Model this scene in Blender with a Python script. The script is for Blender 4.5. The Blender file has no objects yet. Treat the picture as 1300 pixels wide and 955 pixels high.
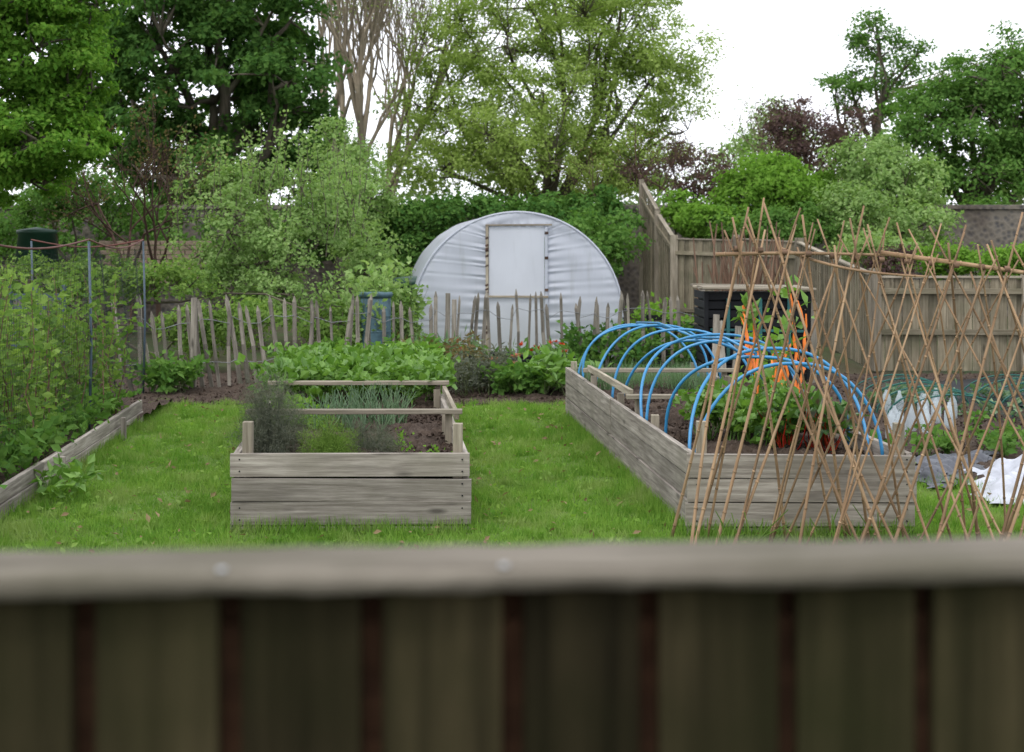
import bpy, math, random
import numpy as np
from mathutils import Vector
rng = np.random.default_rng(11)
random.seed(7)
CAMH = 1.65; F = 1805.0
def WX(u, Y): return (u-650.0)*Y/F          # lateral metres at distance Y
def HZ(v, Y): return CAMH-(v-305.0)*Y/F      # height at distance Y
scene = bpy.context.scene

# ------------------------------------------------------------------ mesh builder
class MB:
    def __init__(s):
        s.v=[];s.g=[];s.r=[];s.f=[];s.n=0
    def add(s, V, Fc, mat=0, smooth=False, gc=None, rnd=None):
        V=np.asarray(V,float).reshape(-1,3); Fc=np.asarray(Fc,int)
        if gc is None: gc=V+rng.random(3)*20
        if rnd is None: rnd=np.full(len(V),rng.random())
        s.v.append(V); s.g.append(np.asarray(gc,float)); s.r.append(np.asarray(rnd,float))
        s.f.append((Fc+s.n,mat,smooth)); s.n+=len(V)
    def build(s, name, mats, bevel=0):
        me=bpy.data.meshes.new(name)
        V=np.concatenate(s.v); 
        loops=np.concatenate([f.ravel() for f,_,_ in s.f])
        tot=np.concatenate([np.full(len(f),f.shape[1]) for f,_,_ in s.f])
        st=np.concatenate([[0],np.cumsum(tot)[:-1]])
        mi=np.concatenate([np.full(len(f),m) for f,m,_ in s.f])
        sm=np.concatenate([np.full(len(f),q) for f,_,q in s.f])
        me.vertices.add(len(V)); me.vertices.foreach_set('co',V.ravel().astype(np.float32))
        me.loops.add(len(loops)); me.loops.foreach_set('vertex_index',loops.astype(np.int32))
        me.polygons.add(len(tot)); me.polygons.foreach_set('loop_start',st.astype(np.int32))
        try: me.polygons.foreach_set('loop_total',tot.astype(np.int32))
        except Exception: pass
        me.polygons.foreach_set('material_index',mi.astype(np.int32))
        me.polygons.foreach_set('use_smooth',sm.astype(bool))
        for m in mats: me.materials.append(m)
        me.update(calc_edges=True)
        a=me.attributes.new('gc','FLOAT_VECTOR','POINT'); a.data.foreach_set('vector',np.concatenate(s.g).ravel().astype(np.float32))
        a=me.attributes.new('rnd','FLOAT','POINT'); a.data.foreach_set('value',np.concatenate(s.r).astype(np.float32))
        ob=bpy.data.objects.new(name,me); scene.collection.objects.link(ob)
        if bevel:
            b=ob.modifiers.new('b','BEVEL'); b.width=bevel; b.segments=2; b.limit_method='ANGLE'; b.angle_limit=0.7
        return ob
    def beam(s,p0,p1,w,h,mat=0,ref=(0,0,1),taper=1.0):
        p0=np.array(p0,float);p1=np.array(p1,float); a=p1-p0; L=np.linalg.norm(a); a/=L
        ref=np.array(ref,float)
        if abs(a@ref)>.97: ref=np.array([0,1.,0])
        b=np.cross(ref,a); b/=np.linalg.norm(b); c=np.cross(a,b)
        V=[];G=[];off=rng.random(3)*30
        for i,(p,t) in enumerate(((p0,1),(p1,taper))):
            for (x,y) in ((-1,-1),(1,-1),(1,1),(-1,1)):
                V.append(p+b*x*w/2*t+c*y*h/2*t); G.append(off+np.array([i*L,x*w/2,y*h/2]))
        s.add(V,[[0,3,2,1],[4,5,6,7],[0,1,5,4],[1,2,6,5],[2,3,7,6],[3,0,4,7]],mat,False,G)
    def tube(s,P,R,sides=6,mat=0,cap=False,smooth=True):
        P=np.asarray(P,float); k=len(P); R=np.broadcast_to(np.asarray(R,float),(k,))
        T=np.gradient(P,axis=0); T/=np.linalg.norm(T,axis=1)[:,None]+1e-9
        m=T.mean(0); ref=np.array([0,0,1.]) if abs(m[2])<.8*np.linalg.norm(m) else np.array([1.,0,0])
        B=np.cross(T,ref); B/=np.linalg.norm(B,axis=1)[:,None]+1e-9; C=np.cross(T,B)
        an=np.arange(sides)/sides*2*np.pi
        V=P[:,None,:]+R[:,None,None]*(np.cos(an)[None,:,None]*B[:,None,:]+np.sin(an)[None,:,None]*C[:,None,:])
        L=np.concatenate([[0],np.cumsum(np.linalg.norm(np.diff(P,axis=0),axis=1))])
        G=np.stack([np.repeat(L[:,None],sides,1),R[:,None]*np.cos(an)[None],R[:,None]*np.sin(an)[None]],-1)+rng.random(3)*30
        i=np.arange(k-1)[:,None]*sides; j=np.arange(sides)[None]; j2=(j+1)%sides
        Fc=np.stack([i+j,i+j2,i+sides+j2,i+sides+j],-1).reshape(-1,4)
        rn=rng.random(); s.add(V,Fc,mat,smooth,G.reshape(-1,3),np.full(k*sides,rn))
        if cap:
            s.f.append((np.array([np.arange(sides)[::-1]])+s.n-k*sides,mat,False))
            s.f.append((np.array([np.arange(sides)])+s.n-sides,mat,False))
    def lathe(s,prof,c,sides=16,mat=0):
        c=np.array(c,float); prof=np.array(prof,float)
        an=np.arange(sides)/sides*2*np.pi
        V=np.stack([prof[:,0,None]*np.cos(an),prof[:,0,None]*np.sin(an),np.repeat(prof[:,1,None],sides,1)],-1)+c
        i=np.arange(len(prof)-1)[:,None]*sides; j=np.arange(sides)[None]; j2=(j+1)%sides
        s.add(V,np.stack([i+j,i+j2,i+sides+j2,i+sides+j],-1).reshape(-1,4),mat,True)
    def leaves(s,P,size,mat=0,nrm=None,aspect=.3,axis=None,rough=.8,droop=0.,up=.35,rnd=None):
        P=np.asarray(P,float); n=len(P)
        if n==0: return
        size=np.broadcast_to(size,(n,))*rng.uniform(.6,1.25,n)
        N=rng.normal(size=(n,3))*rough
        if nrm is not None: N=N+nrm
        N[:,2]+=up; N/=np.linalg.norm(N,axis=1)[:,None]+1e-9
        D=rng.normal(size=(n,3))
        if axis is not None: D=D*.5+axis
        D-=N*(D*N).sum(1)[:,None]; D/=np.linalg.norm(D,axis=1)[:,None]+1e-9
        S=np.cross(N,D); sz=size[:,None]
        V=np.empty((n,4,3)); V[:,0]=P
        V[:,1]=P+D*sz*.45+S*sz*aspect+N*sz*aspect*.35
        V[:,2]=P+D*sz-np.array([0,0,1])*sz*droop
        V[:,3]=P+D*sz*.45-S*sz*aspect+N*sz*aspect*.35
        if rnd is None: rnd=rng.random(n)
        s.add(V,np.arange(n*4).reshape(n,4),mat,False,V.reshape(-1,3),np.repeat(rnd,4))
    def blades(s,P,h,w,mat=0,lean=.5,rnd=None):
        P=np.asarray(P,float); n=len(P); h=np.broadcast_to(h,(n,))
        a=rng.random(n)*2*np.pi; d=np.stack([np.cos(a),np.sin(a),0*a],-1)
        a2=rng.random(n)*2*np.pi; l=np.stack([np.cos(a2),np.sin(a2),0*a2],-1)*(h*lean*rng.random(n))[:,None]
        V=np.empty((n,3,3)); V[:,0]=P-d*w/2; V[:,1]=P+d*w/2; V[:,2]=P+l; V[:,2,2]+=h
        s.add(V,np.arange(n*3).reshape(n,3),mat,False,V.reshape(-1,3),np.repeat(rng.random(n) if rnd is None else rnd,3))

def group(name, obs, loc=(0,0,0)):
    e=bpy.data.objects.new(name,None); scene.collection.objects.link(e); e.location=loc
    for o in obs:
        o.parent=e; o.matrix_parent_inverse.identity(); o.location=Vector(o.location)-Vector(loc)
    return e

# ------------------------------------------------------------------ materials
def newmat(name):
    m=bpy.data.materials.new(name); m.use_nodes=True; nt=m.node_tree; nt.nodes.clear()
    out=nt.nodes.new('ShaderNodeOutputMaterial')
    def N(t,**k):
        n=nt.nodes.new(t)
        for a,b in k.items(): setattr(n,a,b)
        return n
    return m,nt,N,out,nt.links.new
def c4(c): return (c[0],c[1],c[2],1)
def attr(N,name):
    a=N('ShaderNodeAttribute'); a.attribute_name=name; return a
def mix(N,L,fac,a,b,mode='MIX'):
    n=N('ShaderNodeMix',data_type='RGBA',blend_type=mode)
    for s,v in ((n.inputs[0],fac),(n.inputs[6],a),(n.inputs[7],b)):
        if isinstance(v,(int,float)): s.default_value=v
        elif isinstance(v,tuple): s.default_value=c4(v)
        else: L(v,s)
    return n.outputs[2]
def ramp(N,L,src,lo,hi,a=0.,b=1.):
    n=N('ShaderNodeMapRange'); L(src,n.inputs[0]); n.inputs[1].default_value=lo; n.inputs[2].default_value=hi
    n.inputs[3].default_value=a; n.inputs[4].default_value=b; return n.outputs[0]
def noise(N,L,vec,scale,detail=4,sc=None,rough=.55):
    if sc:
        mp=N('ShaderNodeMapping'); L(vec,mp.inputs[0]); mp.inputs[3].default_value=sc; vec=mp.outputs[0]
    n=N('ShaderNodeTexNoise'); L(vec,n.inputs['Vector']); n.inputs['Scale'].default_value=scale
    n.inputs['Detail'].default_value=detail; n.inputs['Roughness'].default_value=rough; return n.outputs['Fac']
def principled(N,L,col,rough=.8,spec=.3):
    p=N('ShaderNodeBsdfPrincipled')
    if isinstance(col,tuple): p.inputs['Base Color'].default_value=c4(col)
    else: L(col,p.inputs['Base Color'])
    if isinstance(rough,(int,float)): p.inputs['Roughness'].default_value=rough
    else: L(rough,p.inputs['Roughness'])
    p.inputs['Specular IOR Level'].default_value=spec; return p
def bump(N,L,h,p,st=.5,dist=.01):
    b=N('ShaderNodeBump'); b.inputs['Strength'].default_value=st; b.inputs['Distance'].default_value=dist
    L(h,b.inputs['Height']); L(b.outputs[0],p.inputs['Normal'])
def wood(name,dark,light,stain,stainamt=.5,fine=1.0,vlo=.62,vhi=1.18,spec=.2):
    m,nt,N,out,L=newmat(name)
    g=attr(N,'gc').outputs['Vector']; r=attr(N,'rnd').outputs['Fac']
    n1=noise(N,L,g,1.0,6,(2.5*fine,45*fine,45*fine),.65); n2=noise(N,L,g,1.0,3,(1.3,7,7)); 
    geo=N('ShaderNodeNewGeometry'); n3=noise(N,L,geo.outputs['Position'],3.5,5)
    c=mix(N,L,ramp(N,L,n1,.36,.64),dark,light)
    c=mix(N,L,ramp(N,L,n2,.5,.75,0,.6),c,tuple(x*.55 for x in dark))
    c=mix(N,L,ramp(N,L,n3,.45,.68,0,stainamt),c,stain)
    v=N('ShaderNodeTexVoronoi'); mp=N('ShaderNodeMapping'); L(g,mp.inputs[0]); mp.inputs[3].default_value=(2.2,7,7); L(mp.outputs[0],v.inputs['Vector']); v.inputs['Scale'].default_value=1
    c=mix(N,L,ramp(N,L,v.outputs['Distance'],.05,.16,.8,0),c,tuple(x*.4 for x in dark))
    br=ramp(N,L,r,0,1,vlo,vhi)
    cb=N('ShaderNodeCombineColor'); [L(br,cb.inputs[i]) for i in range(3)]
    c=mix(N,L,1.0,c,cb.outputs[0],'MULTIPLY')
    p=principled(N,L,c,.85,spec); bump(N,L,n1,p,.6,.006); L(p.outputs[0],out.inputs[0]); return m
def leafm(name,a,b,trans=.35,rough=.5,big=.6,c3=None,gloss=False):
    m,nt,N,out,L=newmat(name)
    r=attr(N,'rnd').outputs['Fac']; geo=N('ShaderNodeNewGeometry')
    n=noise(N,L,geo.outputs['Position'],big,2)
    c=mix(N,L,r,a,b)
    c=mix(N,L,ramp(N,L,n,.35,.65,0,.45),c,tuple(x*.65 for x in a))
    if c3: c=mix(N,L,ramp(N,L,noise(N,L,geo.outputs['Position'],big*2.3,2),.5,.62,0,.8),c,c3)
    if gloss: p=principled(N,L,c,rough,.4)
    else: p=N('ShaderNodeBsdfDiffuse'); L(c,p.inputs[0])
    t=N('ShaderNodeBsdfTranslucent'); c2=mix(N,L,1.0,c,(1.25,1.35,.7),'MULTIPLY'); L(c2,t.inputs[0])
    x=N('ShaderNodeMixShader'); x.inputs[0].default_value=trans; L(p.outputs[0],x.inputs[1]); L(t.outputs[0],x.inputs[2]); L(x.outputs[0],out.inputs[0]); return m
def plain(name,col,rough=.5,spec=.4,var=.25,sc=6,bmp=0):
    m,nt,N,out,L=newmat(name); geo=N('ShaderNodeNewGeometry')
    n=noise(N,L,geo.outputs['Position'],sc,4)
    c=mix(N,L,ramp(N,L,n,.35,.7),col,tuple(x*(1-var) for x in col))
    p=principled(N,L,c,rough,spec)
    if bmp: bump(N,L,n,p,.5,bmp)
    L(p.outputs[0],out.inputs[0]); return m
def groundmat(name,a,b,c_,s1,s2,bd=.02):
    m,nt,N,out,L=newmat(name); geo=N('ShaderNodeNewGeometry'); P=geo.outputs['Position']
    n1=noise(N,L,P,s1,5); n2=noise(N,L,P,s2,6,None,.7)
    c=mix(N,L,ramp(N,L,n1,.4,.6),a,b); c=mix(N,L,ramp(N,L,n2,.45,.72,0,.8),c,c_)
    p=principled(N,L,c,.95,.15); bump(N,L,n2,p,.8,bd); L(p.outputs[0],out.inputs[0]); return m

M_bed=wood('weathered_bed_timber',(.185,.16,.135),(.42,.38,.33),(.215,.195,.155),.6,1,.7,1.12)
M_bedcap=wood('weathered_rail_timber',(.20,.17,.125),(.39,.345,.27),(.2,.185,.13),.5)
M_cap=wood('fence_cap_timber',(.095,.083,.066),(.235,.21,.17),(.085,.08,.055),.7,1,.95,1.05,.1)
M_dark=wood('shaded_fence_boards',(.016,.0135,.007),(.047,.039,.020),(.017,.018,.007),.8,.7,.65,1.3,.05)  # shade on the near fence front is put into this darkened board colour
M_gap=wood('red_brown_rail',(.03,.015,.009),(.055,.028,.016),(.022,.016,.01),.3,1,.9,1.1,.05)
M_pale=wood('chestnut_pale',(.14,.125,.10),(.34,.31,.26),(.1,.095,.07),.6)
M_panel=wood('panel_fence_timber',(.16,.135,.09),(.31,.27,.195),(.125,.12,.075),.7,1,.6,1.15)
M_bamboo=wood('bamboo_cane',(.24,.145,.08),(.43,.295,.18),(.15,.095,.055),.6)
M_bark=wood('grey_bark',(.07,.06,.045),(.16,.135,.10),(.08,.09,.045),.5)
M_barkt=wood('tan_bark',(.20,.165,.115),(.34,.28,.20),(.15,.15,.10),.5)
M_twig=wood('dark_twig',(.06,.035,.025),(.12,.075,.055),(.07,.05,.04),.4)
M_stick=wood('brown_stick',(.12,.07,.045),(.24,.15,.1),(.1,.07,.05),.4)
M_cream=plain('green_stem',(.09,.12,.04),.6)
M_soil=groundmat('garden_soil',(.035,.024,.018),(.065,.046,.034),(.13,.10,.08),6,45)
M_earth=groundmat('rough_ground',(.06,.055,.03),(.05,.08,.025),(.09,.075,.05),.8,14,.03)
M_lawn=groundmat('lawn_turf',(.09,.16,.03),(.12,.20,.04),(.08,.10,.03),1.5,40,.02)
M_grass=leafm('grass_blade',(.11,.25,.035),(.27,.41,.09),.4,.6,1.3,(.25,.33,.11))
M_blue=plain('blue_water_pipe',(.035,.23,.46),.35,.5,.2)
M_teal=plain('teal_plastic',(.02,.12,.12),.4)
M_grn=plain('dark_green_plastic',(.012,.05,.03),.45)
M_black=plain('black_plastic',(.009,.010,.012),.6,.2,.3)
M_metal=plain('galvanised_steel',(.22,.23,.24),.45,.5,.3)
M_pole=plain('blue_grey_pole',(.06,.09,.12),.5)
M_rope=plain('red_brown_hose',(.13,.045,.035),.6,.3,.4,3)
M_net=plain('dark_netting',(.02,.03,.025),.7)
M_netg=plain('green_netting',(.01,.10,.08),.6)
M_fleece=plain('white_fleece',(.50,.52,.57),.85,.1,.3,9,.02)
M_memb=plain('grey_membrane',(.08,.085,.10),.55,.4,.5,6,.03)
M_orange=plain('orange_plastic',(.8,.2,.02),.5)
M_terr=plain('terracotta',(.36,.12,.06),.8)
M_bluebar=plain('blue_barrel',(.08,.15,.18),.5,.3,.5,9)
M_white=plain('zinc_screw',(.4,.42,.44),.4)
M_brick=plain('pale_brick',(.38,.29,.22),.9,.2,.35,14,.01)
M_red=leafm('red_petal',(.45,.03,.02),(.55,.10,.04),.3)

def M_bottle_():
    m,nt,N,out,L=newmat('clear_plastic_bottle')
    p=principled(N,L,(.6,.67,.7),.15,.5); t=N('ShaderNodeBsdfTranslucent'); t.inputs[0].default_value=(.6,.65,.68,1)
    tr=N('ShaderNodeBsdfTransparent'); x=N('ShaderNodeMixShader'); x.inputs[0].default_value=.4; L(p.outputs[0],x.inputs[1]); L(t.outputs[0],x.inputs[2])
    y=N('ShaderNodeMixShader'); y.inputs[0].default_value=.5; L(x.outputs[0],y.inputs[1]); L(tr.outputs[0],y.inputs[2]); L(y.outputs[0],out.inputs[0]); return m
M_bottle=M_bottle_()
def M_poly_(name,base,tr,streak):
    m,nt,N,out,L=newmat(name); geo=N('ShaderNodeNewGeometry'); P=geo.outputs['Position']
    n=noise(N,L,P,2.2,5,(1,1,.6)); n2=noise(N,L,P,1,4,(9,2,1.2))
    sx=N('ShaderNodeSeparateXYZ'); L(P,sx.inputs[0])
    c=mix(N,L,ramp(N,L,n,.35,.75,0,.5),base,tuple(q*.8 for q in base))
    c=mix(N,L,ramp(N,L,n2,.55,.8,0,streak),c,(.42,.44,.44))
    c=mix(N,L,ramp(N,L,sx.outputs[2],.9,0,0,.5),c,(.42,.46,.42))
    p=principled(N,L,c,.4,.35); bump(N,L,n2,p,.25,.02)
    t=N('ShaderNodeBsdfTranslucent'); L(c,t.inputs[0]); x=N('ShaderNodeMixShader'); x.inputs[0].default_value=tr
    L(p.outputs[0],x.inputs[1]); L(t.outputs[0],x.inputs[2]); L(x.outputs[0],out.inputs[0]); return m
M_poly=M_poly_('polythene_sheet',(.60,.63,.69),.4,.6)
M_door=M_poly_('polythene_door',(.72,.75,.80),.4,.15)
def M_wall_():
    m,nt,N,out,L=newmat('flint_wall'); geo=N('ShaderNodeNewGeometry'); P=geo.outputs['Position']
    v=N('ShaderNodeTexVoronoi'); L(P,v.inputs['Vector']); v.inputs['Scale'].default_value=9
    c=mix(N,L,ramp(N,L,v.outputs['Distance'],.1,.6),(.06,.06,.065),(.17,.15,.125))
    c=mix(N,L,ramp(N,L,noise(N,L,P,1.2,4),.45,.6,0,.6),c,(.07,.055,.045))
    p=principled(N,L,c,.9,.2); bump(N,L,v.outputs['Distance'],p,.7,.03); L(p.outputs[0],out.inputs[0]); return m
M_wall=M_wall_()

LM={
 'beech':leafm('leaf_bright',(.09,.22,.03),(.19,.33,.055),.42,.5,.8),
 'chest':leafm('leaf_deep',(.05,.125,.03),(.11,.21,.05),.38,.5,.7),
 'lime':leafm('leaf_yellow_green',(.24,.34,.08),(.38,.48,.16),.45,.5,.5),
 'apple':leafm('leaf_apple',(.18,.30,.09),(.34,.46,.19),.42,.55,.9),
 'mid':leafm('leaf_mid',(.08,.18,.04),(.16,.28,.07),.38,.5,.7),
 'purple':leafm('leaf_purple',(.08,.05,.055),(.16,.11,.095),.3,.5,.9),
 'rust':leafm('leaf_rust',(.14,.09,.05),(.18,.17,.07),.3,.5,1.2),
 'ivy':leafm('leaf_ivy',(.04,.11,.025),(.13,.24,.055),.25,.35,1.0),
 'bright':leafm('leaf_fresh',(.12,.25,.035),(.21,.36,.065),.42,.5,1.5),
 'straw':leafm('leaf_strawberry',(.09,.20,.03),(.19,.34,.06),.3,.45,2.5,None,True),
 'fennel':leafm('leaf_bronze_fennel',(.08,.095,.07),(.19,.20,.155),.3,.6,4),
 'gfennel':leafm('leaf_fennel',(.11,.20,.035),(.20,.31,.07),.3,.6,4),
 'onion':leafm('leaf_onion',(.1,.19,.09),(.19,.28,.15),.3,.4,4,None,True),
 'rasp':leafm('leaf_raspberry',(.10,.19,.045),(.24,.35,.09),.42,.5,1.3),
 'far':leafm('leaf_distant',(.14,.21,.08),(.21,.28,.12),.35,.6,.3),
 'beet':leafm('leaf_beet',(.035,.10,.02),(.10,.20,.035),.25,.35,5,(.06,.02,.03),True),
 'dry':leafm('leaf_dry',(.2,.14,.08),(.32,.24,.14),.2,.6,5),
}
# ------------------------------------------------------------------ vegetation generators
def unit(n):
    d=rng.normal(size=(n,3)); return d/np.linalg.norm(d,axis=1)[:,None]
def curve(p,q,k=5,sag=.15,up=0.):
    p=np.array(p,float);q=np.array(q,float); t=np.linspace(0,1,k)[:,None]; L=np.linalg.norm(q-p)
    off=rng.normal(size=3)*sag*L; off[2]+=up*L
    return p+(q-p)*t+off*(np.sin(np.pi*t))*.6+ (rng.normal(size=(k,3))*.02*L)*np.sin(np.pi*t)
def tree(name,base,tr,fork,lobes,ncl,clr,nlv,lsize,leaf,bark=M_bark,shell=.55,br=True,squash=.6,asp=.32,gap=.12,brr=.03):
    mb=MB(); base=np.array(base,float); skel=[]
    if br:
        top=np.array(fork,float); tp=curve(base,top,7,.04)
        mb.tube(tp,np.linspace(tr,tr*.6,7),9,0); skel+=list(tp[4:])
        for l in lobes:
            c=np.array(l[:3]); st=tp[rng.integers(4,7)]; cv=curve(st,c,7,.1,.08); mb.tube(cv,np.linspace(tr*.5,tr*.14,7),6,0); skel+=list(cv[2:])
            for _ in range(3):
                e=c+unit(1)[0]*np.array(l[3:])*.7; e[2]=max(e[2],c[2]-.2*l[5]); cv2=curve(cv[rng.integers(3,7)],e,6,.12,.05); mb.tube(cv2,np.linspace(tr*.22,tr*.05,6),5,0); skel+=list(cv2[1:])
    vol=np.array([l[3]*l[4]*l[5] for l in lobes])**.7; vol/=vol.sum()
    P=[];Nn=[]
    S=np.array(skel) if skel else None
    for i in range(ncl):
        l=lobes[rng.choice(len(lobes),p=vol)]; c=np.array(l[:3]); R=np.array(l[3:])
        d=unit(1)[0]; d[2]=d[2]*.9+.12; rr=(shell+(1-shell)*rng.random()**.6)*(1+rng.normal()*.10)
        cc=c+d*R*rr
        if math.sin(cc[0]*2.3+cc[2]*1.7)*math.sin(cc[1]*1.9-cc[2]*2.1)>1-gap*3: continue
        if cc[2]<.15: cc[2]=.15+rng.random()*.2
        if S is not None:
            k=np.argmin(((S-cc)**2).sum(1)+rng.random(len(S))*.3)
            mb.tube(curve(S[k],cc,4,.12,.05),np.linspace(max(tr*.1,.012),.005,4)*brr/.03,4,0)
        r=clr*rng.uniform(.6,1.3); m=int(nlv*rng.uniform(.6,1.3)); u=unit(m); q=r*rng.random(m)**.45
        pts=cc+u*q[:,None]*np.array([1,1,squash]); P.append(pts); Nn.append(u*.5+d*.7)
    mb.leaves(np.concatenate(P),lsize,1,np.concatenate(Nn),asp,rough=.7,up=.45)
    return mb.build(name,[bark,leaf])
def stems(mb,bases,h,lean,nleaf,lsize,sr=.006,asp=.3,t0=.15,smat=0,lmat=1,out=.06,bend=.1,dirs=None):
    P=[];A=[]
    for i,b in enumerate(bases):
        hh=h*rng.uniform(.65,1.2); d=rng.normal(size=3)*lean; d[2]=1
        if dirs is not None: d[:2]+=dirs[i]
        e=np.array(b)+d*hh; cv=curve(b,e,6,bend)
        mb.tube(cv,np.linspace(sr,sr*.35,6),4,smat)
        t=t0+(1-t0)*rng.random(nleaf); idx=t*5; i0=np.minimum(idx.astype(int),4); fr=(idx-i0)[:,None]
        pp=cv[i0]*(1-fr)+cv[i0+1]*fr; a=rng.normal(size=(nleaf,3)); a[:,2]=abs(a[:,2])*.6
        pp=pp+a*out*rng.random((nleaf,1)); P.append(pp); A.append(a)
    P=np.concatenate(P);A=np.concatenate(A); mb.leaves(P,lsize,lmat,None,asp,axis=A,rough=.6,up=.5)
def inquad(n,corn):
    c=np.array(corn,float); u=rng.random((n,1)); v=rng.random((n,1))
    return (c[0]*(1-u)+c[1]*u)*(1-v)+(c[3]*(1-u)+c[2]*u)*v
def patch(name,corn,z,amp,mat,nx=60,ny=60,clods=0,dome=0.):
    u,v=np.meshgrid(np.linspace(0,1,nx),np.linspace(0,1,ny)); c=np.array(corn,float)
    XY=(c[0][None,None]*(1-u)[...,None]+c[1]*u[...,None])*(1-v)[...,None]+(c[3]*(1-u)[...,None]+c[2]*u[...,None])*v[...,None]
    hgt=z+amp*(rng.random((ny,nx))-.5)+amp*.8*np.sin(XY[...,0]*5+XY[...,1]*3)*np.sin(XY[...,1]*6)+dome*np.sin(np.pi*u)
    V=np.concatenate([XY,hgt[...,None]],-1).reshape(-1,3)
    i=np.arange(ny-1)[:,None]*nx; j=np.arange(nx-1)[None]
    mb=MB(); mb.add(V,np.stack([i+j,i+j+1,i+nx+j+1,i+nx+j],-1).reshape(-1,4),0,True)
    if clods:
        P=np.concatenate([inquad(clods,corn),np.full((clods,1),z+amp*.3)],1); mb.leaves(P,.035,0,None,.4,up=.8)
    return mb.build(name,[mat])

# ------------------------------------------------------------------ ground
mb=MB(); s=300; mb.add([[-s,-s,-.03],[s,-s,-.03],[s,s,-.03],[-s,s,-.03]],[[0,1,2,3]]); mb.build('ground',[M_earth])
lawnq=[(-3.0,1.3),(6.5,1.3),(5.6,9.6),(-3.3,9.6)]; lawn2=[(-3.0,9.6),(2.3,9.6),(2.0,14.2),(-3.6,14.2)]
l1=patch('lawn_near',lawnq,0,.012,M_lawn,90,90); l2=patch('lawn_far',lawn2,.0,.012,M_lawn,70,60)
mb=MB()
inb=lambda x,y,X0,X1,Y0,Y1:(x>X0-.0925*(y-Y0)+.03)&(x<X1-.0925*(y-Y0)-.03)&(y>Y0+.02)&(y<Y1)
def clear(P):
    x,y=P[:,0],P[:,1]; return P[~(inb(x,y,-1.579,-.241,8.05,14)|inb(x,y,.99,2.27,7.94,13.3))]
def gr(n,corn):
    P=clear(inquad(n,corn)); x,y=P[:,0],P[:,1]
    nz=.5+.5*np.sin(x*3.1+2*np.sin(y*2.3))*np.sin(y*2.3+2.5*np.sin(x*2.1))
    h=(.018+.022*nz)*rng.uniform(.5,1.5,len(P))
    mb.blades(np.concatenate([P,np.full((len(P),1),-.003)],1),h,.007,0,1.2,np.clip(.7*rng.random(len(P))+.3*nz,0,1))
def tufts(n,k,corn):
    C=clear(inquad(n,corn)); n=len(C); P=np.repeat(C,k,0)+rng.normal(size=(n*k,2))*np.repeat(rng.uniform(.015,.055,n),k)[:,None]; P=clear(P); m=len(P)
    P=np.concatenate([P,np.full((m,1),-.003)],1); T=rng.random(m//k+2); mb.blades(P,np.repeat(rng.uniform(.03,.09,m//k+2),k)[:m]*rng.uniform(.6,1.2,m),.007,0,.9,np.clip(np.repeat(T,k)[:m]*.9+.1*rng.random(m),0,1))
gr(100000,[(-3.0,6.3),(4.2,6.3),(4.3,9.7),(-3.2,9.7)]); gr(72000,[(-3.2,9.7),(2.3,9.7),(2.0,14.3),(-3.6,14.3)]); gr(20000,[(-3,1.4),(4,1.4),(4.2,6.3),(-3,6.3)])
tufts(2000,38,[(-3.0,6.3),(4.2,6.3),(4.3,9.7),(-3.2,9.7)]); tufts(1600,38,[(-3.2,9.7),(2.3,9.7),(2.0,14.3),(-3.6,14.3)])
for (x0,y0,x1,y1,n) in ((-1.6,8.02,-.22,8.02,1500),(-1.6,8.05,-2.16,14,2500),(-.22,8.05,-.78,14,3500),(.96,7.9,.5,13,4500),(.97,7.9,2.3,7.9,1500),(2.3,7.9,2.15,9.6,900),(-2.95,7.5,-3.3,12.6,3500)):
    t=rng.random((n,1)); P=np.array([[x0,y0,0]])*(1-t)+np.array([[x1,y1,0]])*t+rng.normal(size=(n,3))*np.array([.035,.035,0]); mb.blades(P,rng.uniform(.04,.12,n),.006,0,.6)
P=clear(inquad(4500,[(-3,6.5),(4,6.5),(2.3,14),(-3.3,14)])); P=np.concatenate([P,np.full((len(P),1),.02)],1); mb.leaves(P,.045,0,None,.3,up=1.2)
P=clear(inquad(600,[(-3,6.5),(4,6.5),(2.3,14),(-3.3,14)])); P=np.concatenate([P,np.full((len(P),1),.04)],1); mb.leaves(P,.05,1,None,.25,up=1.2)
g=mb.build('grass_blades',[M_grass,LM['dry']]); group('lawn',[l1,l2,g])
patch('soil_border',[(-5.5,14.15),(2.3,14.15),(3.2,17.5),(-5.5,17.5)],.01,.035,M_soil,160,70,5000)
patch('vegetable_plot',[(2.42,9.55),(7.5,9.55),(7.5,17.3),(1.9,17.3)],.015,.04,M_soil,110,130,7000)
patch('fruit_bed_soil',[(-7.5,5),(-2.95,5),(-3.35,14.1),(-7.5,14.1)],.08,.04,M_soil,70,90,2000)

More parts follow.
